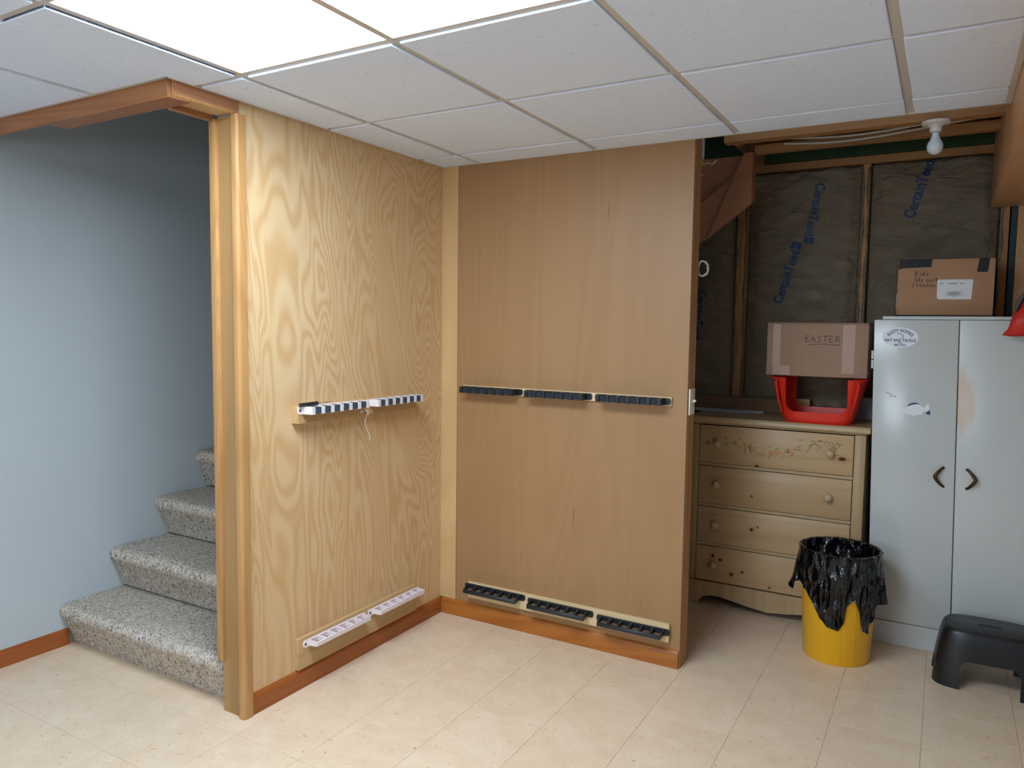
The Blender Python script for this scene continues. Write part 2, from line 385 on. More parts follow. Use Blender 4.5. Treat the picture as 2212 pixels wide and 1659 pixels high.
# plywood partition beside the stairs (front face x = 0)
wa = struct('wall_partition', box(-.11, -.010, YA, 1.6, 0, ZT), M_grey, 'stud partition between stairs and room')
obj('plywood_sheet', box(-.010, 0, YA, 0, 0, H-.002), M_plyA, wa)
# plywood wall across the back (front face y = 0)
wb = struct('wall_back', box(0, XB, .012, .095, 0, H+.06), M_stud, 'rear partition clad in brown plywood')
obj('plywood_sheet', box(.098, XB-.002, 0, .012, 0, H-.002), M_plyB, wb)
obj('corner_batten', box(0, .0965, -.004, .012, .08, H-.002, .001), M_strip, wb)
# casing of the partition's end
struct('trim_1', box(-.112, .0, YA-.012, YA, 0, 2.209, .001), M_face, 'flat end board of the stair partition')
q = [(.018, YA+.014), (.018, YA-.014)] + [(.004+.014*math.cos(math.radians(a)), YA-.014-.012*math.sin(math.radians(a))) for a in range(15, 91, 15)] + [(-.010, YA-.026), (-.0135, YA-.022), (-.0135, YA-.0125), (.0005, YA-.0125), (.0005, YA+.014)]
struct('trim_2', prism(q, 2, 0, 2.209), M_trim, 'rounded corner bead on the partition end')
struct('trim_3', box(-.130, -.096, YA-.026, YA+.03, .20, 2.205, .004, 2), M_trim, 'narrow casing strip on the stair side of the partition end')
# fascia round the ceiling cut-out above the stairs
fx = struct('trim_4', box(XG, .0, -1.527, -1.512, 2.198, H+.02, .002), M_trimx, 'wooden fascia along the ceiling cut-out')
obj('soffit_board', box(-.72, -.0, -1.512, -1.44, 2.200, 2.215, .002), M_trimx, fx)
fy = struct('trim_5', box(-.014, .004, -1.512, YA-.0005, 2.210, H+.02, .002), M_trimy, 'short wooden fascia from corner to partition end')
obj('soffit_board', box(-.105, -.014, -1.44, YA-.001, 2.216, 2.228, .002), M_strip, fy)
obj('inner_strip', box(-.125, -.105, -1.44, YA-.027, 2.195, 2.30, .002), M_trimy, fy)
obj('bead', tube([(.000, -1.505, 2.212), (.000, YA-.028, 2.212)], .006, 8), M_trim, fy)
# the stairwell above the ceiling
struct('wall_stairwell', (lambda b: (add_box(b, XG, -.0, -1.512, -1.44, 2.31, ZT), add_box(b, -.11, 0, -1.44, YA, 2.31, ZT), add_box(b, XG, .0, 1.5, 1.6, 0, ZT), add_box(b, XG-.1, 0, -1.55, 1.6, ZT, ZT+.1), b)[-1])(bmesh.new()), M_grey)
# baseboards
def baseb(name, p0, p1, mat, axis, label):
    prof = [(0, 0), (.013, 0), (.013, .060), (.010, .070), (.006, .077), (0, .080)]
    if axis == 'x': bm = prism([(-a, b) for a, b in prof], 0, p0[0], p1[0])      # y,z
    else: bm = prism([(a, b) for a, b in prof], 1, p0[1], p1[1])                  # x,z
    o = struct(name, bm, mat, label); o.location = (0, 0, 0); return o
baseb('baseboard_back', (.0135, 0), (XB-.006, 0), M_basex, 'x', 'orange-brown wooden baseboard under the black lower racks')
baseb('baseboard_partition', (0, YA+.013), (0, 0), M_basey, 'y', 'orange-brown wooden baseboard under the white lower racks')
bl = baseb('baseboard_left', (0, YR), (0, -1.225), M_basey, 'y', 'brown wooden baseboard along the grey wall'); bl.location = (XG, 0, -.006)
# ------------------------------------------------------------------ alcove shell
ba = struct('wall_alcove', box(.3, XR, YB+.10, YB+.15, 0, 2.75), M_dark, 'insulated stud wall behind the storage alcove')
struct('wall_alcove_side', box(.3, .36, .095, YB+.10, 0, 2.75), M_dark)
for x in (.595, 1.204, 1.812, 2.421):
    obj('stud', box(x-.019, x+.019, YB, YB+.095, .04, 2.335, .002), M_stud, ba)
obj('top_plate', box(.36, XS+.3, YB-.002, YB+.098, 2.336, 2.376, .002), M_plate, ba)
obj('bottom_plate', box(.36, XS+.8, YB, YB+.098, 0, .04), M_plate, ba)
obj('rim_insulation', box(.36, XS+.3, YB-.01, YB+.098, 2.377, 2.62), M_fibre, ba)
obj('teal_strip', box(2.446, 2.470, YB+.0, YB+.095, .04, 2.335), M_teal, ba)
obj('wood_panel', box(2.472, XR-.01, YB+.0, YB+.02, .04, 2.335), M_soff, ba)
obj('double_stud', box(1.162, 1.184, YB+.004, YB+.095, .04, 2.335, .002), M_stud, ba)
def batt_y(x, z, x0, x1):
    u = (x-x0)/(x1-x0); e = min(u, 1-u)
    s = max(0, min(1, e/.13)); s = s*s*(3-2*s)
    tp = max(0, min(1, (2.335-z)/.10)); tp = tp*tp*(3-2*tp)
    wr = .007*math.sin(7*z+5*x+x0*9)+.006*math.sin(19*z-11*x+3*math.sin(5*z))+.004*math.sin(37*z+23*x+2*math.sin(9*x+4*z))+.0025*math.sin(71*z-41*x+3*math.sin(11*z))
    return YB+.034-.032*s*(.35+.65*tp)+wr*s
batts = []
for x0, x1 in ((.614, 1.162), (1.223, 1.793), (1.831, 2.402)):
    bm = bmesh.new(); nx, nz = 40, 120; g = []
    for a in range(nx+1):
        x = x0+.002+(x1-x0-.004)*a/nx; row = []
        for b in range(nz+1):
            z = .045+2.285*b/nz
            row.append(bm.verts.new((x, batt_y(x, z, x0, x1), z)))
        g.append(row)
    for a in range(nx):
        for b in range(nz): bm.faces.new((g[a][b], g[a+1][b], g[a+1][b+1], g[a][b+1]))
    o = obj('insulation_batt', bm, M_kraft, ba, ang=80)
    m = o.modifiers.new('s', 'SOLIDIFY'); m.thickness = .035; m.offset = -1
    batts.append((o, x0, x1))
    # stapled paper flange lapped over the stud faces
    for xx, wd in ((x0, -.012), (x1, .012)):
        bm = bmesh.new(); prev = None
        for b in range(41):
            z = .05+2.27*b/40; j = .004*math.sin(b*1.7+x0*5)+.003*math.sin(b*.6)
            A = bm.verts.new((xx, YB-.001-.004*abs(math.sin(b*.9)), z)); B = bm.verts.new((xx+wd+j, YB-.003, z))
            if prev: bm.faces.new((prev[0], prev[1], B, A))
            prev = (A, B)
        f = obj('paper_flange', bm, M_kraft, o); f.modifiers.new('s', 'SOLIDIFY').thickness = .001
def logo(bi, p0, p1, size, block=True, body='CertainTeed'):
    """lettering printed on the facing from p0 to p1 (x,z)"""
    o, x0, x1 = batts[bi]
    d = Vector((p1[0]-p0[0], 0, p1[1]-p0[1])); L = d.length; d.normalize()
    n = Vector((-d.z, 0, d.x))
    vs, fs = text_geo(body, 1.0); wd = max(v[0] for v in vs); s = L/wd/(1.12 if block else 1.0)
    bm = bmesh.new()
    def to3(a, b):
        # letters sheared the way the slanted print lies
        x = p0[0]+d.x*a*s+n.x*b*s*size; z = p0[1]+d.z*a*s+n.z*b*s*size
        return (x, batt_y(x, z, x0, x1)-.0035, z)
    V = [bm.verts.new(to3(v[0], v[1])) for v in vs]
    for f in fs:
        try: bm.faces.new([V[i] for i in f])
        except ValueError: pass
    if block:
        for q in (((wd*1.03, .0), (wd*1.15, .0), (wd*1.15, .32), (wd*1.03, .32)), ((wd*1.03, .38), (wd*1.15, .38), (wd*1.15, .72), (wd*1.03, .72))):
            bm.faces.new([bm.verts.new(to3(*p)) for p in q])
    l = obj('printed_lettering', bm, M_ink, o, sm=False); return l
logo(1, (1.418, 1.615), (1.508, 1.935), 1.25)
logo(1, (1.572, 2.258), (1.516, 1.955), 1.25)
logo(2, (2.035, 2.04), (2.115, 2.32), 1.25, False)
logo(0, (.955, 1.70), (.925, 1.42), 1.25, False)
# joists, subfloor above the alcove
cs = struct('trim_6', box(.3, XR, .02, YB+.15, 2.62, 2.66), M_osb, 'strand-board subfloor above the alcove')
for y, zj, xa in ((.36, 2.308, 1.30), (.735, ZJ, 1.352)):
    obj('joist_flange', box(xa, XS+.25, y-.03, y+.03, zj, zj+.039, .002), M_plate, cs)
    obj('joist_web', box(xa, XS+.25, y-.006, y+.006, zj+.039, 2.62), M_osb, cs)
obj('end_joist', box(1.26, 1.30, .10, YB, ZJ+.04, 2.62), M_plate, cs)
# underside of the upper stair flight that crosses the alcove
sg = thing('stair_stringer', 'dark wooden stair stringer sloping behind the plywood wall end', 'stringer', (0, .70, 0))
obj('stringer_board', prism([(.80, 1.695), (1.358, 2.112), (1.352, 2.30), (.80, 1.89)], 1, 0, .035), M_string, sg)
obj('side_panel', prism([(.80, 1.86), (1.352, 2.262), (1.352, 2.334), (.80, 2.334)], 1, .036, .05), M_string, sg)
obj('cleat', prism([(1.14, 1.93), (1.352, 2.09), (1.352, 2.334), (1.31, 2.334)], 1, -.02, -.001), M_string, sg)
# boxed soffit at the right
so = struct('wall_soffit', box(XS, XR, YR, YB, ZS, H+.3), M_soff, 'stained plywood soffit box along the ceiling edge')
# ------------------------------------------------------------------ suspended ceiling
ce = bpy.data.objects.new('ceiling', None); COL.objects.link(ce); ce['kind'] = 'structure'; ce['label'] = 'suspended ceiling of white square tiles in a tee grid'
xs = [XG] + [GX+i*CELL for i in range(-2, 4)] + [XS-.004]
ys = [GY+j*CELL for j in range(-3, 3)] + [0.0]
tile_cache = {}
def ctile(x0, x1, y0, y1):
    g = .013; k = (round(x1-x0, 3), round(y1-y0, 3))
    cx, cyy = (x0+x1)/2, (y0+y1)/2
    if k not in tile_cache:
        a, b = (x1-x0)/2-g, (y1-y0)/2-g
        bm = box(-a, a, -b, b, -.007, .010, .0025, 1)
        tile_cache[k] = obj('ceiling_tile', bm, M_tile, ce); o = tile_cache[k]; o.location = (cx, cyy, H)
    else: o = clone(tile_cache[k], ce, (cx, cyy, H))
    o.location.z = H + random.uniform(-.0008, .0012)
    return o
lights = []
for i in range(len(xs)-1):
    for j in range(len(ys)-1):
        x0, x1, y0, y1 = xs[i], xs[i+1], ys[j], ys[j+1]
        if x1-x0 < .03: continue
        if x1 <= GX+.01 and y1 > -1.5:
            # cut round the stair opening / wall
            if x0 < 0 and x1 > 0:     # strip next to partition
                ctile(0.0, x1, y0, y1)
                continue
            continue
        if abs(y0-(GY-CELL)) < .01 and (abs(x0-GX) < .01 or abs(x0-GX-CELL) < .01):
            lights.append((x0, x1, y0, y1)); continue
        ctile(x0, x1, y0, y1)
# row in front of the fascia is cut by it: y from GY-CELL to -1.53
for i in range(len(xs)-1):
    x0, x1 = xs[i], xs[i+1]
    if x0 >= 0: continue
    pass
# remove the tiles over the stair opening and rebuild them short
for o in [o for o in ce.children if o.location.x < 0 and o.location.y > GY-CELL]: bpy.data.objects.remove(o)
for (x0, x1) in ((XG, GX-2*CELL), (GX-2*CELL, GX-CELL)):
    if x1-x0 > .05: ctile(x0, x1, GY-CELL, -1.528)
g_ = .013; a_, b_ = GX-CELL+g_, GX-g_
lb = prism([(a_, GY-CELL+g_), (b_, GY-CELL+g_), (b_, GY-g_), (.013, GY-g_), (.013, -1.541), (a_, -1.541)], 2, -.007, .010)
bmesh.ops.bevel(lb, geom=list(lb.edges), offset=.0025, segments=1, affect='EDGES')
lt = obj('ceiling_tile', lb, M_tile, ce); lt.location = (0, 0, H); lt.location.z = H
def tee(name, x0, x1, y0, y1): obj(name, box(x0, x1, y0, y1, H+.0005, H+.014), M_tee, ce)
for i in range(-2, 4):
    x = GX+i*CELL
    tee('main_tee', x-.0119, x+.0119, ys[0], -.001 if x > 0 else -1.530)
for j in range(-3, 3):
    y = GY+j*CELL
    xe = [0.0 if y > -1.53 else XG] + [GX+i*CELL for i in range(-2, 4)] + [XS]
    xe = sorted(v for v in xe if v >= (0.0 if y > -1.53 else XG))
    for a, b in zip(xe[:-1], xe[1:]):
        if b-a > .03: tee('cross_tee', a+.0122, b-.0122, y-.0119, y+.0119)
def ang(x0, x1, y0, y1): obj('wall_angle', box(x0, x1, y0, y1, H-.0065, H+.02), M_tee, ce)
ang(.001, .013, -1.525, -.014); ang(.001, XS-.02, -.013, -.001); ang(XS-.022, XS-.001, ys[0], -.001); ang(XG, .0, -1.541, -1.529)
# the unseen rest of the ceiling over the room behind
cb = bmesh.new(); add_box(cb, XG, XS, YR, ys[0], H, H+.02); o = obj('ceiling_field', cb, M_tile, ce)
add = bmesh.new(); add_box(add, XG, XR, YR, -1.53, H+.16, H+.18); add_box(add, 0, XR, -1.53, 0.02, H+.16, H+.18); obj('deck', add, M_dark, ce)
lab = ['glowing square ceiling light panel next to the stair opening', 'glowing square ceiling light panel on the soffit side of its twin']
def fixture(x0, x1, y0, y1, label, z=H):
    g = .0125
    th = thing('ceiling_light', label, 'ceiling light', ((x0+x1)/2, (y0+y1)/2, z), 0, 'square ceiling light panels')
    a, b = (x1-x0)/2-g, (y1-y0)/2-g
    obj('lens', box(-a, a, -b, b, .001, .006), M_lens, th)
    bm = bmesh.new(); add_box(bm, -a, a, -b, b, .10, .105)
    for s in (-1, 1):
        add_box(bm, s*a-.002 if s > 0 else -a, s*a if s > 0 else -a+.002, -b, b, .007, .10)
        add_box(bm, -a+.003, a-.003, s*b-.002 if s > 0 else -b, s*b if s > 0 else -b+.002, .007, .10)
    obj('housing', bm, M_tee, th)
for q, l in zip(lights, lab): fixture(*q, l)
for x0, y0, l in ((.226, -4.7, 'added out-of-view square ceiling light panel for fill light'),):  # added panel behind the camera, out of view, for fill
    fixture(x0, x0+CELL, y0, y0+CELL, l, H-.112)
# ------------------------------------------------------------------ staircase
st = thing('staircase', 'carpeted steps climbing between the grey wall and the partition', 'stairs', (0, 0, 0))
RUN, RISE = .242, .202
for i in range(9):
    y0 = -1.197+i*RUN; z0 = i*RISE; zt = z0+RISE-.010; yb = y0+RUN+.03
    pr = [(y0, z0)]
    for a in range(-70, 91, 20):
        t_ = math.radians(a); pr.append((y0-.034-.030*math.cos(t_), zt-.034+.034*math.sin(t_)))
    pr += [(y0+.06, zt+.002), (yb, zt), (yb, z0)]
    # resample for a soft rounded carpet skin
    x0, x1 = XG+.002, -.1125
    bm = prism(pr, 0, x0, x1)
    o = obj('carpeted_step', bm, M_carpet, st, ang=60)
# ------------------------------------------------------------------ rod racks
def mk_rack(L, kind, mats, depth=.05, slope=0):
    """X along, +Y out of the wall, Z up; origin at the middle of the back"""
    bm = bmesh.new(); ear = .024; b = L/2-ear; h = .030
    # back flange with rounded ends
    pts = []
    for s in (1, -1):
        for a in range(-90, 91, 30):
            t_ = math.radians(a); pts.append((s*(L/2-.010+.010*math.cos(t_)), s*(h/2-.010)*(1 if a > 0 else -1 if a < 0 else 0)+s*.010*math.sin(t_)+h/2))
    pp = []
    for x, z in [(L/2-.010, 0)]: pass
    def rr(cx, cz, a0): return [(cx+.010*math.cos(math.radians(a0+k*30)), cz+.010*math.sin(math.radians(a0+k*30))) for k in range(4)]
    hh = h
    pp = rr(L/2-.010, hh-.010, 0)+rr(-L/2+.010, hh-.010, 90)+rr(-L/2+.010, .010, 180)+rr(L/2-.010, .010, 270)
    add_prism(bm, pp, 1, 0, .004)
    foam = []
    if kind == 'comb':
        n = 7; tw = .0205; gap = (2*b-n*tw)/(n-1)
        add_box(bm, -b, b, .0041, .014, .001, h-.001)
        for i in range(n):
            x = -b+i*(tw+gap)
            add_prism(bm, [(x, .0141), (x+tw, .0141), (x+tw-.002, depth), (x+.002, depth)], 2, .001, h)
            if i < n-1: foam.append((x+tw+.0003, x+tw+gap-.0003))
    else:
        n = 6; wl = .005; hz = h-.0005; dv = .0105; zf = .010; h0 = .007
        pw = (2*b-wl*2-(n-1)*dv)/n; yf = depth-.0055; yk = .010
        add_box(bm, -b, b, yf, depth, zf, hz, .0015); add_box(bm, -b, b, .0041, yk, h0, hz)
        def web(xa, xb): add_prism(bm, [(yk+.0001, h0), (yf-.0001, zf), (yf-.0001, hz), (yk+.0001, hz)], 0, xa, xb)
        web(-b, -b+wl); web(b-wl, b)
        for i in range(n-1):
            x = -b+wl+pw*(i+1)+dv*i; web(x, x+dv)
    bmesh.ops.recalc_face_normals(bm, faces=bm.faces)
    parts = [('frame', bm, mats[0])]
    if kind == 'tray':
        for i in range(n):
            x = -b+wl+(pw+dv)*i
            pb = bmesh.new(); add_prism(pb, [(yk+.0003, h0), (yf-.0003, zf), (yf-.0003, zf+.003), (yk+.0003, h0+.003)], 0, x+.0003, x+pw-.0003); bmesh.ops.recalc_face_normals(pb, faces=pb.faces)
            parts.append(('pocket_pad', pb, mats[2]))
    for n_, b_, m_ in parts:
        for v in b_.verts:
            if v.co.y > .0042: v.co.z -= (v.co.y-.0041)*slope
    for a, c in foam:
        f = bmesh.new(); add_prism(f, [(a, .0145), (c, .0145), (c-.0005, depth-.0015), (a+.0005, depth-.0015)], 2, .0025, h-.0015); bmesh.ops.recalc_face_normals(f, faces=f.faces)
        parts.append(('foam_insert', f, mats[1]))
    return parts, hh
def rack(kind, L, mats, loc, rot, label, group, depth=.060, tilt=0, slope=0):
    parts, hh = mk_rack(L, kind, mats, depth, slope)
    th = thing('rod_rack', label, 'rod rack', loc, rot, group); th.rotation_euler = (0, tilt, rot)
    for n, bm, m in parts:
        if bm is not None: obj(n, bm, m, th)
    for s in (-1, 1):
        bm = bmesh.new(); add_lathe(bm, [(.0045, 0), (.0045, .0014), (.002, .0020)], 12, (0, 0, 0))
        bmesh.ops.rotate(bm, verts=bm.verts, matrix=Matrix.Rotation(-PI/2, 3, 'X')); bmesh.ops.translate(bm, verts=bm.verts, vec=(s*(L/2-.011), .0041, hh/2))
        obj('screw', bm, M_screw, th)
    return th
# mounting boards
tag(obj('mounting_board', box(0, .038, -1.012, -.262, 1.086, 1.154, .001), M_board), 'thick pale board carrying the upper white racks', 'board')
tag(obj('mounting_board', box(0, .018, -1.005, -.225, .0835, .212, .001), M_board), 'thin pale board behind the lower white racks', 'board')
tag(obj('mounting_board', box(.140, 1.205, -.014, 0, 1.146, 1.184, .001), M_boardx), 'narrow pale strip behind the upper black racks', 'board')
tag(obj('mounting_board', box(.180, 1.225, -.018, 0, .112, .193, .001), M_boardx), 'pale board behind the lower black racks', 'board')
WM = (M_white_pl, M_foam, plain('dusty_pink_pad', lin(150,108,100), .9, .2)); BM = (M_black_pl, M_blackfoam, plain('tan_pad', lin(120,100,70), .9, .2))
GA, GB = 'white rod racks on the birch wall', 'black rod racks on the brown plywood wall'
rack('comb', .386, WM, (.038, -.826, 1.1235), -PI/2, 'white slotted rod rack with dark foam, holding the screwdriver', GA, .055)
rack('comb', .374, WM, (.038, -.440, 1.1215), -PI/2, 'white slotted rod rack with dark foam, beside the room corner', GA, .055)
rack('tray', .376, WM, (.018, -.792, .168), -PI/2, 'white lower rod rack with square pockets, on the stair post side', GA, .055)
rack('tray', .376, WM, (.018, -.398, .168), -PI/2, 'white lower rod rack with square pockets, on the room corner side', GA, .055)
nm = ['next to the pale corner batten', 'between the two others of its row', 'next to the light switch']
nm2 = ['next to the pale corner batten', 'between the two others of its row', 'next to the open plywood end']
for (a, b), s in zip(((.131, .480), (.492, .838), (.853, 1.203)), nm):
    rack('comb', b-a, BM, ((a+b)/2, -.014, 1.150), PI, 'black upper slotted rod rack '+s, GB)
for (a, b), s, z in zip(((.166, .512), (.526, .869), (.886, 1.230)), nm2, (.157, .150, .142)):
    rack('tray', b-a, BM, ((a+b)/2, -.018, z), PI, 'black lower rod rack with square pockets '+s, GB, slope=.22)
# screwdriver on the white rack, string and hook
sd = thing('screwdriver', 'black-handled screwdriver lying on the upper white rack', 'screwdriver', (.052, -.985, 1.1615), 0)
obj('handle', tube([(0, -.035, 0), (0, -.032, 0), (0, .06, .001), (0, .064, .001)], [.003, .0078, .0078, .004], 12), M_black_pl, sd)
obj('shaft', tube([(0, .062, .001), (-.008, .155, .0)], .002, 8), M_steel, sd)
hk = thing('cord_hook', 'small white hook with a short dangling cord between the white racks', 'hook', (.040, -.629, 1.100))
obj('hook', tube([(.002, 0, .006), (.012, 0, .004), (.017, .003, -.004), (.012, .005, -.010)], .004, 8), M_white_pl, hk)
for s in (-.022, .012): obj('eyelet', lathe([(.006, 0), (.006, .004), (.003, .005)], 12, (0, s, .002), 'x'), M_white_pl, hk)
cord = [(.010, .004, -.008)] + [(.012-.004*math.sin(k*.5), .004-.012*math.sin(k*.55), -.010-.0125*k) for k in range(1, 10)]
obj('cord', tube(cord, .0014, 6), M_white_pl, hk)
# light switch on the plywood wall end
sw = thing('light_switch', 'cream toggle light switch on the end of the brown plywood wall', 'light switch', (XB, .046, 1.165))
obj('cover_plate', box(.0005, .007, -.036, .036, -.056, .056, .002, 2), M_switch, sw)
obj('toggle', prism([(.007, -.006), (.022, .002), (.022, .009), (.007, .008)], 1, -.004, .004), M_switch, sw)
# wire bits by the wall end
cl = tag(obj('cable_coil', tube([(1.285+.0+.022*math.cos(a*.4), .115+.01*math.sin(a*.9), 1.735+.032*math.sin(a*.4)) for a in range(33)], .004, 8), M_cable), 'small white cable loop hanging behind the plywood wall end', 'cable')
lw = thing('loose_cable', 'grey cable with bare twisted ends hanging by the wall end', 'cable', (1.24, .22, 2.2))
obj('sheath', tube([(-.02, .05, .30), (-.012, .03, .14), (-.004, 0, .02)], .010, 8), M_gstrip, lw)
obj('wire', tube([(-.004, 0, .02), (.0, 0, -.005), (.02, 0, .004), (.045, 0, -.004), (.062, 0, .012)], .0028, 6), plain('yellow_wire', lin(190,180,110), .4), lw)
obj('wire', tube([(-.006, 0, .02), (-.016, 0, -.015), (-.012, 0, -.04), (.004, 0, -.05)], .0028, 6), M_cable, lw)
# lamp holder and cables between the joists
lh = thing('bare_bulb', 'unlit bare bulb in a white porcelain lampholder under the joist', 'lamp', (2.130, .36, 2.3075))
obj('lampholder', lathe([(.0, -.040), (.021, -.040), (.024, -.018), (.030, -.012), (.050, -.010), (.053, 0), (0, 0)][1:6], 32), M_porc, lh)
obj('bulb', lathe([(.013, -.041), (.014, -.056), (.018, -.068), (.027, -.083), (.030, -.097), (.027, -.112), (.018, -.123), (.006, -.128)], 28), M_bulb, lh)
for (za, zb, y, lbl) in ((2.356, 2.376, .545, 'white cable running slack above the bulb'), (2.350, 2.388, .64, 'white cable sagging between the joists towards the bulb')):
    pts = [(1.50+.86*k/14, y+.02*math.sin(k*.5), za+(zb-za)*(k/14)-.030*math.sin(k/14*PI)) for k in range(15)]
    tag(obj('electric_cable', tube(pts, .0055, 6), M_cable), lbl, 'cable', 'cables in the joist bays')
# ------------------------------------------------------------------ dresser
DY = .82
dr = thing('dresser', 'knotty pine chest of four drawers behind the yellow waste bin', 'dresser', (1.055, DY, 0))
DW = 1.900-1.055
obj('carcass', (lambda b: (add_box(b, 0, .018, .02, .37, .10, .982), add_box(b, DW-.018, DW, .02, .37, .10, .982), add_box(b, .018, DW-.018, .355, .37, .10, .982), add_box(b, .018, DW-.018, .02, .355, .10, .115), b)[-1])(bmesh.new()), M_pine, dr)
for xa, xb in ((0, .040), (DW-.052, DW)): obj('stile', box(xa, xb, 0, .0195, .131, .976, .006, 2), M_pine, dr)
for z in (.762, .543, .332): obj('rail', box(.0405, DW-.0525, .004, .0195, z-.006, z+.010, .001), M_pinex, dr)
obj('top_rail', box(.0, DW, -.002, .0195, .977, .984, .001), M_pinex, dr)
tp = prism([(-.028, .990), (-.031, .997), (-.028, 1.010), (-.020, 1.018), (.372, 1.018), (.372, .985), (-.018, .985)], 0, -.02, DW+.018)
obj('top_board', tp, M_pinex, dr)
zs = ((.774, .972), (.555, .754), (.344, .535), (.137, .324))
pf = dict()
for i, (z0, z1) in enumerate(zs):
    d = obj('drawer', box(0, DW-.096, -.004, .012, -(z1-z0)/2, (z1-z0)/2, .004, 2), pine('drawer_pine_%d' % i, 30+i, KN['d%d' % (i+1)]), dr)
    d.location = (.0425, 0, (z0+z1)/2)
    for kx in (.100, .645):
        bm = lathe([(.010, 0), (.009, .010), (.013, .016), (.019, .022), (.020, .028), (.016, .034), (.006, .037)], 20, (kx, -.0045, .006 if i < 3 else 0), '-y')
        kn = obj('knob', bm, M_pinex, d)
    if i == 0:
        rnd = random.Random(5); lf = bmesh.new(); pt = bmesh.new()
        for k in range(95):
            u = rnd.uniform(.04, .70); wv = .035*math.sin(u*13)+rnd.gauss(0, .016)-.01*math.cos(u*5)
            a = rnd.uniform(0, PI); ln = rnd.uniform(.008, .017); ww = ln*.2
            ca, sa = math.cos(a), math.sin(a)
            P = [(ln, 0), (ln*.3, ww), (-ln, 0), (ln*.3, -ww)]
            lf.faces.new([lf.verts.new((u+x*ca-z*sa, -.0047, wv+x*sa+z*ca)) for x, z in P])
        for k in range(16):
            u = rnd.choice((.22, .27, .36, .42, .47, .66, .06))+rnd.gauss(0, .012); wv = .03*math.sin(u*13)+rnd.gauss(0, .012); r = rnd.uniform(.008, .016)
            pt.faces.new([pt.verts.new((u+r*math.cos(q*PI/4)*rnd.uniform(.7, 1.1), -.0043-.00001*k, wv+r*.8*math.sin(q*PI/4))) for q in range(8)])
        for bm, m, n in ((lf, M_paint1, 'painted_leaves'), (pt, M_paint2, 'painted_petals')):
            o = obj(n, bm, m, d, sm=False); o['kind'] = 'stuff'
# scalloped base
top = .131; ap = [(-.004, 0), (.050, 0), (.062, .012), (.075, .034), (.095, .050), (.125, .058), (.165, .060), (.215, .054), (.27, .044), (.33, .034), (.40, .026), (DW/2, .022)]
full = ap + [(DW-x, z) for x, z in ap[::-1][1:]] + [(DW+.004, top), (-.004, top)]
obj('scalloped_base', prism(full, 1, -.008, .018), M_pine, dr)
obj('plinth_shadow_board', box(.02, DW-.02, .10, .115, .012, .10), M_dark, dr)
for xx in (.0, DW-.04): obj('foot', box(xx, xx+.04, .30, .37, 0, .10), M_pine, dr)
# ------------------------------------------------------------------ things on the dresser
rb = thing('red_bin', 'red plastic bin with deep U-shaped cut-outs on the pine dresser', 'bin', (1.668, .965, 1.018))
def bin_shell():
    """flared rounded-rectangle tub; front and back walls cut down to a low U"""
    bm = bmesh.new(); HZ = .222; n = 96
    def ring(u):   # u 0..1 height
        a = .160+.055*u; b = .150+.032*u; r = .035; out = []
        for k in range(n):
            th_ = 2*PI*k/n; c_, s_ = math.cos(th_), math.sin(th_); e = 5.0
            rad = (abs(c_/a)**e+abs(s_/b)**e)**(-1/e); out.append((rad*c_, rad*s_))
        return out
    rows = 20; grid = []
    for i in range(rows+1):
        u = i/rows; base = ring(u)
        off = .018*(1-u/.12)**2 if u < .12 else 0
        grid.append([bm.verts.new((x*(1-off*2), y*(1-off*2), .0+HZ*u)) for x, y in base])
    for i in range(rows):
        for k in range(n):
            q = (grid[i][k], grid[i][(k+1) % n], grid[i+1][(k+1) % n], grid[i+1][k])
            c_ = sum((v.co for v in q), Vector())/4
            bm.faces.new(q)
    bm.faces.new(grid[0][::-1])
    for v in [v for v in bm.verts if not v.link_faces]: bm.verts.remove(v)
    return bm
o = obj('tub', bin_shell(), M_red, rb, ang=50); solidify(o, .006, -1)
carve(o, [prism(rounded(-.142, .142, .056, .30, .045, top=False), 1, -.3, .3)])
for s in (-1, 1):     # folded lip along each short side
    obj('rim', tube([(s*.196, -.186, .221), (s*.214, -.165, .222), (s*.218, -.08, .222), (s*.218, .08, .222), (s*.214, .165, .222), (s*.196, .186, .221)], .005, 8), M_red, rb)
    for f in (-1, 1):  # buttress folds at the front and back corners
        obj('corner_fold', prism([(s*.140, .0), (s*.196, .0), (s*.224, .10), (s*.224, .105), (s*.150, .105)], 1, f*.176-.004, f*.176+.004) if False else
            tube([(s*.158, f*.156, .05), (s*.176, f*.166, .12), (s*.188, f*.174, .19), (s*.186, f*.178, .218)], [.003, .006, .008, .006], 8), M_red, rb)
def stroke_text(bm, strokes, to3, wd):
    for s in strokes: add_ribbon(bm, s, wd, to3)
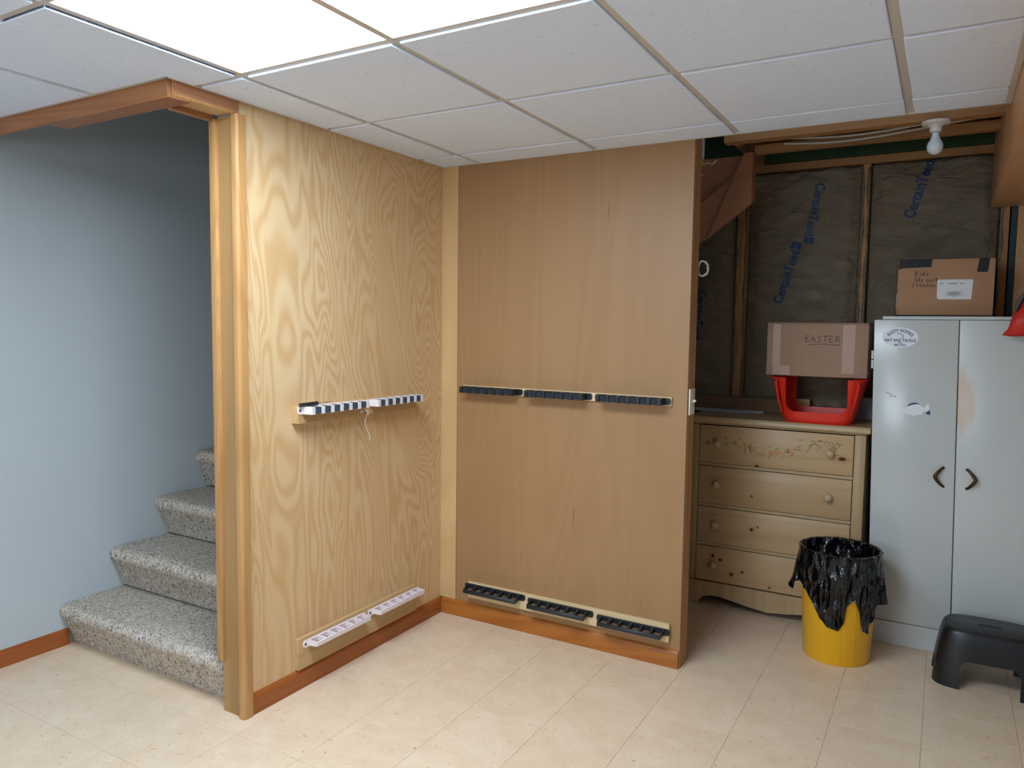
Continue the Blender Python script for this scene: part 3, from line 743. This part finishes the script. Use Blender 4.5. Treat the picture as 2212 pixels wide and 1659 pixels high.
GL = {'E': [[(.9,1),(.1,.95),(.12,.5),(.1,0),(.95,.05)],[(.12,.5),(.7,.55)]], 'A': [[(.05,0),(.5,1),(.95,0)],[(.25,.4),(.8,.4)]],
 'S': [[(.9,.9),(.4,1),(.15,.75),(.6,.5),(.8,.2),(.4,0),(.05,.1)]], 'T': [[(.0,.95),(1.1,1)],[(.5,.98),(.45,0)]], 'R': [[(.1,0),(.15,1),(.7,.95),(.8,.7),(.2,.5),(.95,0)]],
 'K': [[(.15,1),(.1,0)],[(.8,1),(.15,.45),(.8,0)]], 'i': [[(.3,.6),(.3,0)],[(.3,.8),(.32,.86)]], 'd': [[(.7,1),(.7,0)],[(.7,.4),(.3,.55),(.1,.25),(.35,0),(.7,.2)]],
 's': [[(.7,.5),(.3,.55),(.25,.35),(.6,.25),(.5,.0),(.1,.05)]], 'l': [[(.35,1),(.3,0)]], 'f': [[(.8,.95),(.45,1),(.4,0)],[(.1,.5),(.75,.55)]], 'e': [[(.1,.3),(.75,.35),(.5,.6),(.15,.4),(.25,.05),(.8,.1)]],
 'v': [[(.1,.55),(.4,0),(.75,.6)]], 't': [[(.45,.95),(.4,.05),(.7,.05)],[(.1,.6),(.8,.62)]], '2': [[(.1,.8),(.45,1),(.75,.75),(.1,0),(.9,.05)]], 'F': [[(.9,1),(.15,.95),(.1,0)],[(.12,.5),(.75,.52)]],
 'o': [[(.45,.55),(.15,.3),(.4,0),(.75,.25),(.5,.55)]], 'a': [[(.7,.5),(.25,.5),(.15,.15),(.5,.02),(.7,.4),(.75,0)]], ' ': []}
def hand(bm, s, x, z, h, wr, to3, wd, pitch=.75):
    for ch in s:
        stroke_text(bm, [[(x+px*wr*h, z+pz*h) for px, pz in st_] for st_ in GL[ch]], to3, wd)
        x += h*wr*(pitch if ch in 'il ' else 1.25)*1.0
bx = thing('cardboard_box', 'taped cardboard box marked EASTER on the red bin', 'box', (1.655, .985, 1.248), math.radians(-.5))
BW, BD, BH = .470, .30, .262
obj('carton', box(-BW/2, BW/2, -BD/2, BD/2, 0, BH, .006, 2), M_card2, bx)
obj('top_flap', box(-BW/2+.002, BW/2-.002, -BD/2+.002, -.001, BH+.0002, BH+.004), M_card2, bx)
obj('top_flap', box(-BW/2+.002, BW/2-.002, .001, BD/2-.002, BH+.0002, BH+.004), M_card2, bx)
for xa, xb, za, zb in ((-.205, -.168, .05, BH-.004), (.120, .175, .02, BH-.004), (-.2, -.12, .004, .05)):
    obj('tape', box(xa, xb, -BD/2-.0012, -BD/2-.0002, za, zb), M_tape, bx)
bm = bmesh.new(); to3 = lambda a, b: (a, -BD/2-.0018, b)
hand(bm, 'EASTER', -.052, .172, .030, .74, to3, .0028)
add_ribbon(bm, [(-.035, .157), (.03, .163), (.11, .158)], .0022, to3)
obj('handwriting', bm, M_pen, bx, sm=False)
fb = tag(obj('flat_carton', box(.70, 1.50, 1.150, 1.185, 1.0185, 1.098, .004), M_cardflat), 'long flat brown carton lying along the back of the dresser', 'box')
for (y, x1, z, l) in ((1.085, 1.29, 1.0185, 'pale grey plastic strip lying nearer the dresser front'), (1.125, 1.36, 1.0185, 'pale grey plastic strip lying against the flat carton')):
    tag(obj('plastic_strip', prism([(y-.012, z), (y+.012, z), (y+.012, z+.004), (y+.006, z+.012), (y-.006, z+.012), (y-.012, z+.004)], 0, .98, x1), M_gstrip), l, 'strip', 'plastic strips on the dresser')
tag(obj('wood_offcut', box(1.505, 1.59, 1.150, 1.185, 1.0185, 1.108, .002), M_board), 'pale wood offcut behind the red bin', 'wood block')
la = thing('metal_latch', 'shiny metal latch lying behind the red bin', 'latch', (1.645, 1.165, 1.0185))
obj('plate', box(-.03, .03, -.02, .02, 0, .055, .003), M_gstrip, la); obj('bolt', tube([(-.02, -.026, .066), (.03, -.026, .060), (.04, -.024, .05)], .006, 8), M_steel, la); obj('keeper', box(.018, .045, -.026, -.0205, .03, .058, .003), M_steel, la)
tag(obj('grey_carton', box(1.815, 1.90, 1.153, 1.188, 1.0185, 1.135, .003), M_gstrip), 'small upright grey carton at the cabinet end of the dresser', 'box')
# ------------------------------------------------------------------ metal cabinet
CX = 1.930
cb_ = thing('metal_cabinet', 'almond enamelled two-door metal cabinet beside the dresser', 'cabinet', (CX, .782, 0))
CW = .672; SEAM = .343
def shear(bm):
    for v in bm.verts: v.co.x -= (v.co.z-.75)*.024
    return bm
obj('carcass', shear(box(.012, CW-.012, .020, .40, .0, 1.531)), M_enamel, cb_)
obj('kick_plate', shear(box(.016, CW-.016, .004, .0195, .0, .108, .002)), M_enamel, cb_)
obj('top_panel', shear(box(.035, CW-.03, .006, .40, 1.5315, 1.547, .002)), M_enamel, cb_)
dl = obj('door', shear(box(0, SEAM-.0018, 0, .0195, .112, 1.530, .003, 2)), M_enamel, cb_)
dr2 = obj('door', shear(box(SEAM+.0018, CW, 0, .0195, .112, 1.530, .003, 2)), M_enamel2, cb_)
for s, d in ((-1, dl), (1, dr2)):
    P = []
    for k in range(13):
        u = (k-6)/6; P.append((SEAM+s*(.045+.034*(1-abs(u)**1.35)), -.006-.016*(1-u*u), .822+.046*u))
    obj('handle', shear(tube(P, [.004+.004*(1-abs((k-6)/6)**2) for k in range(13)], 10)), M_bronze, d)
    for u in (-1, 1): obj('handle_foot', shear(lathe([(.005, 0), (.006, .007)], 10, (SEAM+s*.046, -.0005, .822+.042*u), '-y')), M_bronze, d)
for za in (1.302, 1.346): obj('hinge', shear(box(-.010, -.0005, .004, .012, za, za+.040, .001)), M_enamel, dl)
cx0 = lambda x, z: (x-CX+(z-.75)*.024)      # undo the shear for positions read off the door
def sticker(name, bm, mat, par): return obj(name, shear(bm), mat, par, sm=False)
ex, ez = cx0(2.0225, 1.45), 1.450
bm = bmesh.new(); bm.faces.new([bm.verts.new((ex+.074*math.cos(a*PI/24), -.0005, ez+.0455*math.sin(a*PI/24))) for a in range(48)])
sk = sticker('oval_sticker', bm, M_stick, dl)
bm = bmesh.new()
vs, fs = text_geo('RUSTY HOOKS', .021); wd = max(v[0] for v in vs)
def arc(a, b):
    th_ = (a-wd/2)/.082; R = .060+b; return (ex+R*math.sin(th_)*1.0, -.0009, ez-.040+R*math.cos(th_)+.004)
add_text(bm, 'RUSTY HOOKS', .021, arc)
def line(body, size, zz, sx=1.0):
    vs, fs = text_geo(body, size); w_ = max(v[0] for v in vs)*sx
    add_text(bm, body, size, lambda a, b: (ex+a*sx-w_/2, -.0009, ez+zz+b))
line('BAIT AND TACKLE', .0185, -.020, .82); line('(508)', .008, -.0275); line('882-FISH', .013, -.0395)
sticker('sticker_lettering', bm, M_stickink, sk)
bm = bmesh.new()
add_ribbon(bm, [(ex-.012, ez+.017), (ex+.004, ez+.016), (ex+.012, ez+.008), (ex+.012, ez-.001), (ex+.006, ez-.005)], .004, lambda a, b: (a, -.0008, b))
sticker('sticker_hook', bm, plain('faded_blue_ink', lin(120,150,170), .4), sk)
fxx, fz = cx0(2.10, 1.118), 1.118
fish = [(-.056,-.010),(-.040,.008),(-.020,.022),(.004,.028),(.022,.022),(.034,.012),(.044,.026),(.054,.032),(.056,.012),(.050,.002),(.040,-.004),(.030,-.006),(.026,-.020),(.008,-.020),(-.004,-.030),(-.016,-.022),(-.040,-.020)]
bm = bmesh.new(); bm.faces.new([bm.verts.new((fxx+x, -.0005, fz+z)) for x, z in fish])
fs_ = sticker('fish_sticker', bm, M_stick, dl)
for nn, P in (('dorsal_fin', [(-.036,.014),(-.024,.028),(-.008,.034),(.006,.034),(.016,.028),(.002,.028),(-.018,.022)]), ('tail_fin', [(.046,-.006),(.058,.002),(.061,-.016),(.052,-.018),(.040,-.012)])):
    bm = bmesh.new(); bm.faces.new([bm.verts.new((fxx+x, -.0009, fz+z)) for x, z in P])
    sticker(nn, bm, M_stickink, fs_)
bm = bmesh.new()
for P in ([(1.975,1.195),(1.990,1.188),(2.002,1.184)], [(1.992,1.178),(2.004,1.174)], [(2.006,1.182),(2.020,1.172)]):
    add_ribbon(bm, [(cx0(x, z), z) for x, z in P], .0022, lambda a, b: (a, -.0004, b))
sticker('scratches', bm, M_dark, dl)
# ------------------------------------------------------------------ things on the cabinet
kb = thing('cardboard_box', 'cardboard box marked Kids life vest on the metal cabinet', 'box', (2.178, 1.005, 1.5475), math.radians(4.5))
KW, KD, KH = .385, .29, .262
obj('carton', box(-KW/2, KW/2, -KD/2, KD/2, .006, KH, .004, 2), M_card, kb)
obj('base_skid', box(-KW/2+.01, KW/2-.004, -KD/2+.004, KD/2-.004, 0, .0058), M_tapeb, kb)
y_ = -KD/2
obj('black_tape', prism([(-.178, .222), (-.058, .226), (-.055, KH+.001), (-.190, KH+.001), (-.192, .215)], 1, y_-.0013, y_-.0002), M_tapeb, kb)
obj('black_tape', prism([(.122, .200), (.164, .200), (.170, KH+.001), (.130, KH+.001)], 1, y_-.0013, y_-.0002), M_tapeb, kb)
lbp = obj('paper_label', prism([(-.030, .085), (-.022, .078), (.106, .078), (.110, .164), (.106, .168), (-.028, .168), (-.031, .16)], 1, y_-.0012, y_-.0002), M_label, kb)
bm = bmesh.new(); to3 = lambda a, b: (a, y_-.0017, b)
rr_ = random.Random(3); x = .016
while x < .064:
    w_ = rr_.choice((.0004, .0012, .0018)); add_ribbon(bm, [(x, .0985), (x, .110)], w_, to3); x += w_+rr_.choice((.0008, .0012))
for P in ([(.008, .0965), (.008, .1125), (.072, .1125), (.072, .0965), (.008, .0965)],): add_ribbon(bm, P, .0016, to3)
add_ribbon(bm, [(.034, .089), (.042, .0905)], .0025, to3)
for xa, xb in ((-.020, -.008), (.012, .050), (.060, .072)): add_ribbon(bm, [(xa, .150), (xb, .150)], .0035, to3)
o = obj('barcode_print', bm, plain('grey_print', lin(120,122,128), .5), lbp, sm=False); o['kind'] = 'stuff'
bm = bmesh.new(); to3 = lambda a, b: (a, y_-.0008, b)
hand(bm, 'Kids', -.122, .186, .022, .62, to3, .0030); hand(bm, 'life vest', -.124, .159, .019, .52, to3, .0030); hand(bm, '2 Floaties', -.132, .135, .018, .50, to3, .0026)
obj('handwriting', bm, M_pen, kb, sm=False)
obj('side_label', box(-KW/2-.0012, -KW/2-.0002, -KD/2+.02, -.02, .035, .105), M_label, kb)
# red fabric bag hanging over the right door
rg = thing('red_bag', 'red nylon bag hanging by a black strap before the cabinet door', 'bag', (2.52, .755, 1.55))
bm = bmesh.new(); nu, nv = 18, 18; g = []
for a in range(nu+1):
    row = []
    for b in range(nv+1):
        u, v = a/nu, b/nv
        xl = -.098+.062*(v**.8) - (.006 if v < .1 else 0); x = xl+(.24-xl)*u
        z0 = -.078+.055*u-.012*math.sin(u*9); z1 = .115+.05*u
        z = z0+(z1-z0)*v
        yy = -.030-.018*math.sin(u*7+v*3)-.012*math.sin(v*8-u*5)-.02*math.sin(PI*min(1, u*1.5))*math.sin(PI*v)
        row.append(bm.verts.new((x, yy, z)))
    g.append(row)
for a in range(nu):
    for b in range(nv): bm.faces.new((g[a][b], g[a+1][b], g[a+1][b+1], g[a][b+1]))
o = obj('pouch', bm, M_redf, rg, ang=80); solidify(o, .012, 1)
obj('strap', tube([(-.066, -.055, .02), (-.052, -.060, .06), (-.034, -.060, .095), (-.01, -.055, .15), (.03, -.05, .21), (.09, -.045, .36), (.12, -.04, .524)], .009, 8), M_black_pl, rg)
obj('buckle', box(-.030, .006, -.072, -.058, .030, .075, .004, 2), M_black_pl, rg)
# ------------------------------------------------------------------ waste bin with liner
BC = (1.838, .525, 0); 
wb_ = thing('waste_bin', 'yellow plastic waste bin lined with a black bag', 'waste bin', BC)
obj('bucket', lathe([(.10, .0), (.136, .0), (.141, .006), (.167, .478), (.171, .484), (.171, .492), (.166, .494), (.162, .485), (.137, .012), (.10, .010)], 64), M_yellow, wb_)
for a in (-1.35, -.98): obj('mould_seam', tube([(.1425*math.cos(a), .1425*math.sin(a), .012), (.162*math.cos(a), .162*math.sin(a), .38)], .0012, 6), M_yellow, wb_)
fr = Vector((.0975, -.9952)); rg_ = Vector((.9952, .0975))
hem_k = [(-180, .33), (-140, .34), (-110, .31), (-88, .285), (-72, .335), (-55, .315), (-40, .275), (-25, .205), (-12, .175), (2, .168), (9, .20), (14, .29), (22, .31), (33, .25), (42, .165), (52, .150), (60, .20), (72, .275), (88, .27), (100, .30), (130, .33), (180, .33)]
def hem(ph):
    for (a, h0), (b, h1) in zip(hem_k[:-1], hem_k[1:]):
        if a <= ph <= b:
            t_ = (ph-a)/(b-a); t_ = t_*t_*(3-2*t_); return h0+(h1-h0)*t_
    return .33
bm = bmesh.new(); NA, NI, NO = 220, 12, 22; rng = random.Random(11)
ws = [(rng.uniform(5, 34), rng.uniform(0, 6.28), rng.uniform(-14, 14), rng.uniform(.4, 1)) for _ in range(9)]
rows = []
for i in range(NI+NO+6):
    row = []
    for k in range(NA):
        ph = -180+360*k/NA; a = math.radians(ph); fold = sum(am*math.sin(round(fq)*a+p0+kz*i*.02) for fq, p0, kz, am in ws)/4
        if i < NI:
            u = i/NI; z = .16+(.492-.16)*u; r = .120+.036*u - .012*(1-u)+fold*.012*(1-u*.75)
        elif i < NI+6:
            t_ = (i-NI)/5*PI; r = .1625-.0095*math.cos(t_)+.004; z = .494+.0075*math.sin(t_)+fold*.0016
        else:
            v = (i-NI-6)/(NO-1); hz = hem(ph)+fold*.006
            z = .490-(.490-hz)*v
            cone = .141+.026*z/.478
            fl = .0045+.012*math.sin(PI*min(1, v*1.2))*.6+.006*v
            if -112 < ph < -74: fl += .045*v*v*math.sin((ph+112)/38*PI)
            if 70 < ph < 105: fl += .026*v*v*math.sin((ph-70)/35*PI)
            r = max(cone+.004, cone+fl+fold*.013*(v**.6))
            if z > .474: r = max(r, .1735)
        d = fr*math.cos(a)+rg_*math.sin(a)
        row.append(bm.verts.new((d.x*r, d.y*r, z)))
    rows.append(row)
for i in range(len(rows)-1):
    for k in range(NA): bm.faces.new((rows[i][k], rows[i][(k+1) % NA], rows[i+1][(k+1) % NA], rows[i+1][k]))
bm.faces.new(rows[0][::-1])
obj('bin_liner', bm, M_liner, wb_, ang=25)
# ------------------------------------------------------------------ step stool
ss = thing('step_stool', 'low black plastic step stool in front of the metal cabinet', 'stool', (2.426, .562, 0), math.radians(1))
bm = bmesh.new(); n = 128; rows = []
prof = [(.0, 1.0), (.02, .995), (.06, .975), (.10, .95), (.14, .92), (.18, .89), (.205, .865), (.222, .84), (.232, .815), (.238, .78)]
for z, s in prof:
    row = []
    for k in range(n):
        a = 2*PI*(k+.5)/n; c_, s_ = math.cos(a), math.sin(a); e = 4.2
        ax, bx_ = .206*s, .140*(s if s > .84 else s)
        rad = (abs(c_/ax)**e+abs(s_/bx_)**e)**(-1/e)
        x, y = rad*c_, rad*s_
        # legs bow outwards at the corners near the floor
        row.append(bm.verts.new((x, y, z)))
    rows.append(row)
for i in range(len(rows)-1):
    for k in range(n):
        q = (rows[i][k], rows[i][(k+1) % n], rows[i+1][(k+1) % n], rows[i+1][k])
        bm.faces.new(q)
bmesh.ops.recalc_face_normals(bm, faces=bm.faces)
for v in [v for v in bm.verts if not v.link_faces]: bm.verts.remove(v)
o = obj('leg_shell', bm, M_stool, ss, ang=50); solidify(o, .007, -1)
carve(o, [prism(rounded(-.106, .106, -.05, .122, .035), 1, -.4, .4), prism(rounded(-.062, .062, -.05, .085, .03), 0, -.4, .4)])
bm = bmesh.new()
for z, s in ((.2375, .788), (.2425, .770), (.243, .74)):
    pass
R_ = []
for z, s in ((.232, .775), (.2405, .770), (.2425, .745)):
    row = []
    for k in range(n):
        a = 2*PI*(k+.5)/n; c_, s_ = math.cos(a), math.sin(a); e = 4.2
        rad = (abs(c_/(.206*s))**e+abs(s_/(.140*s))**e)**(-1/e); row.append(bm.verts.new((rad*c_, rad*s_, z)))
    R_.append(row)
for i in range(2):
    for k in range(n): bm.faces.new((R_[i][k], R_[i][(k+1) % n], R_[i+1][(k+1) % n], R_[i+1][k]))
bm.faces.new(R_[0][::-1]); bm.faces.new(R_[2]); bmesh.ops.recalc_face_normals(bm, faces=bm.faces)
tpp = obj('tread', bm, M_stool, ss)
obj('grip_slot', box(-.045, .045, -.009, .009, .2426, .2430), M_dark, tpp)
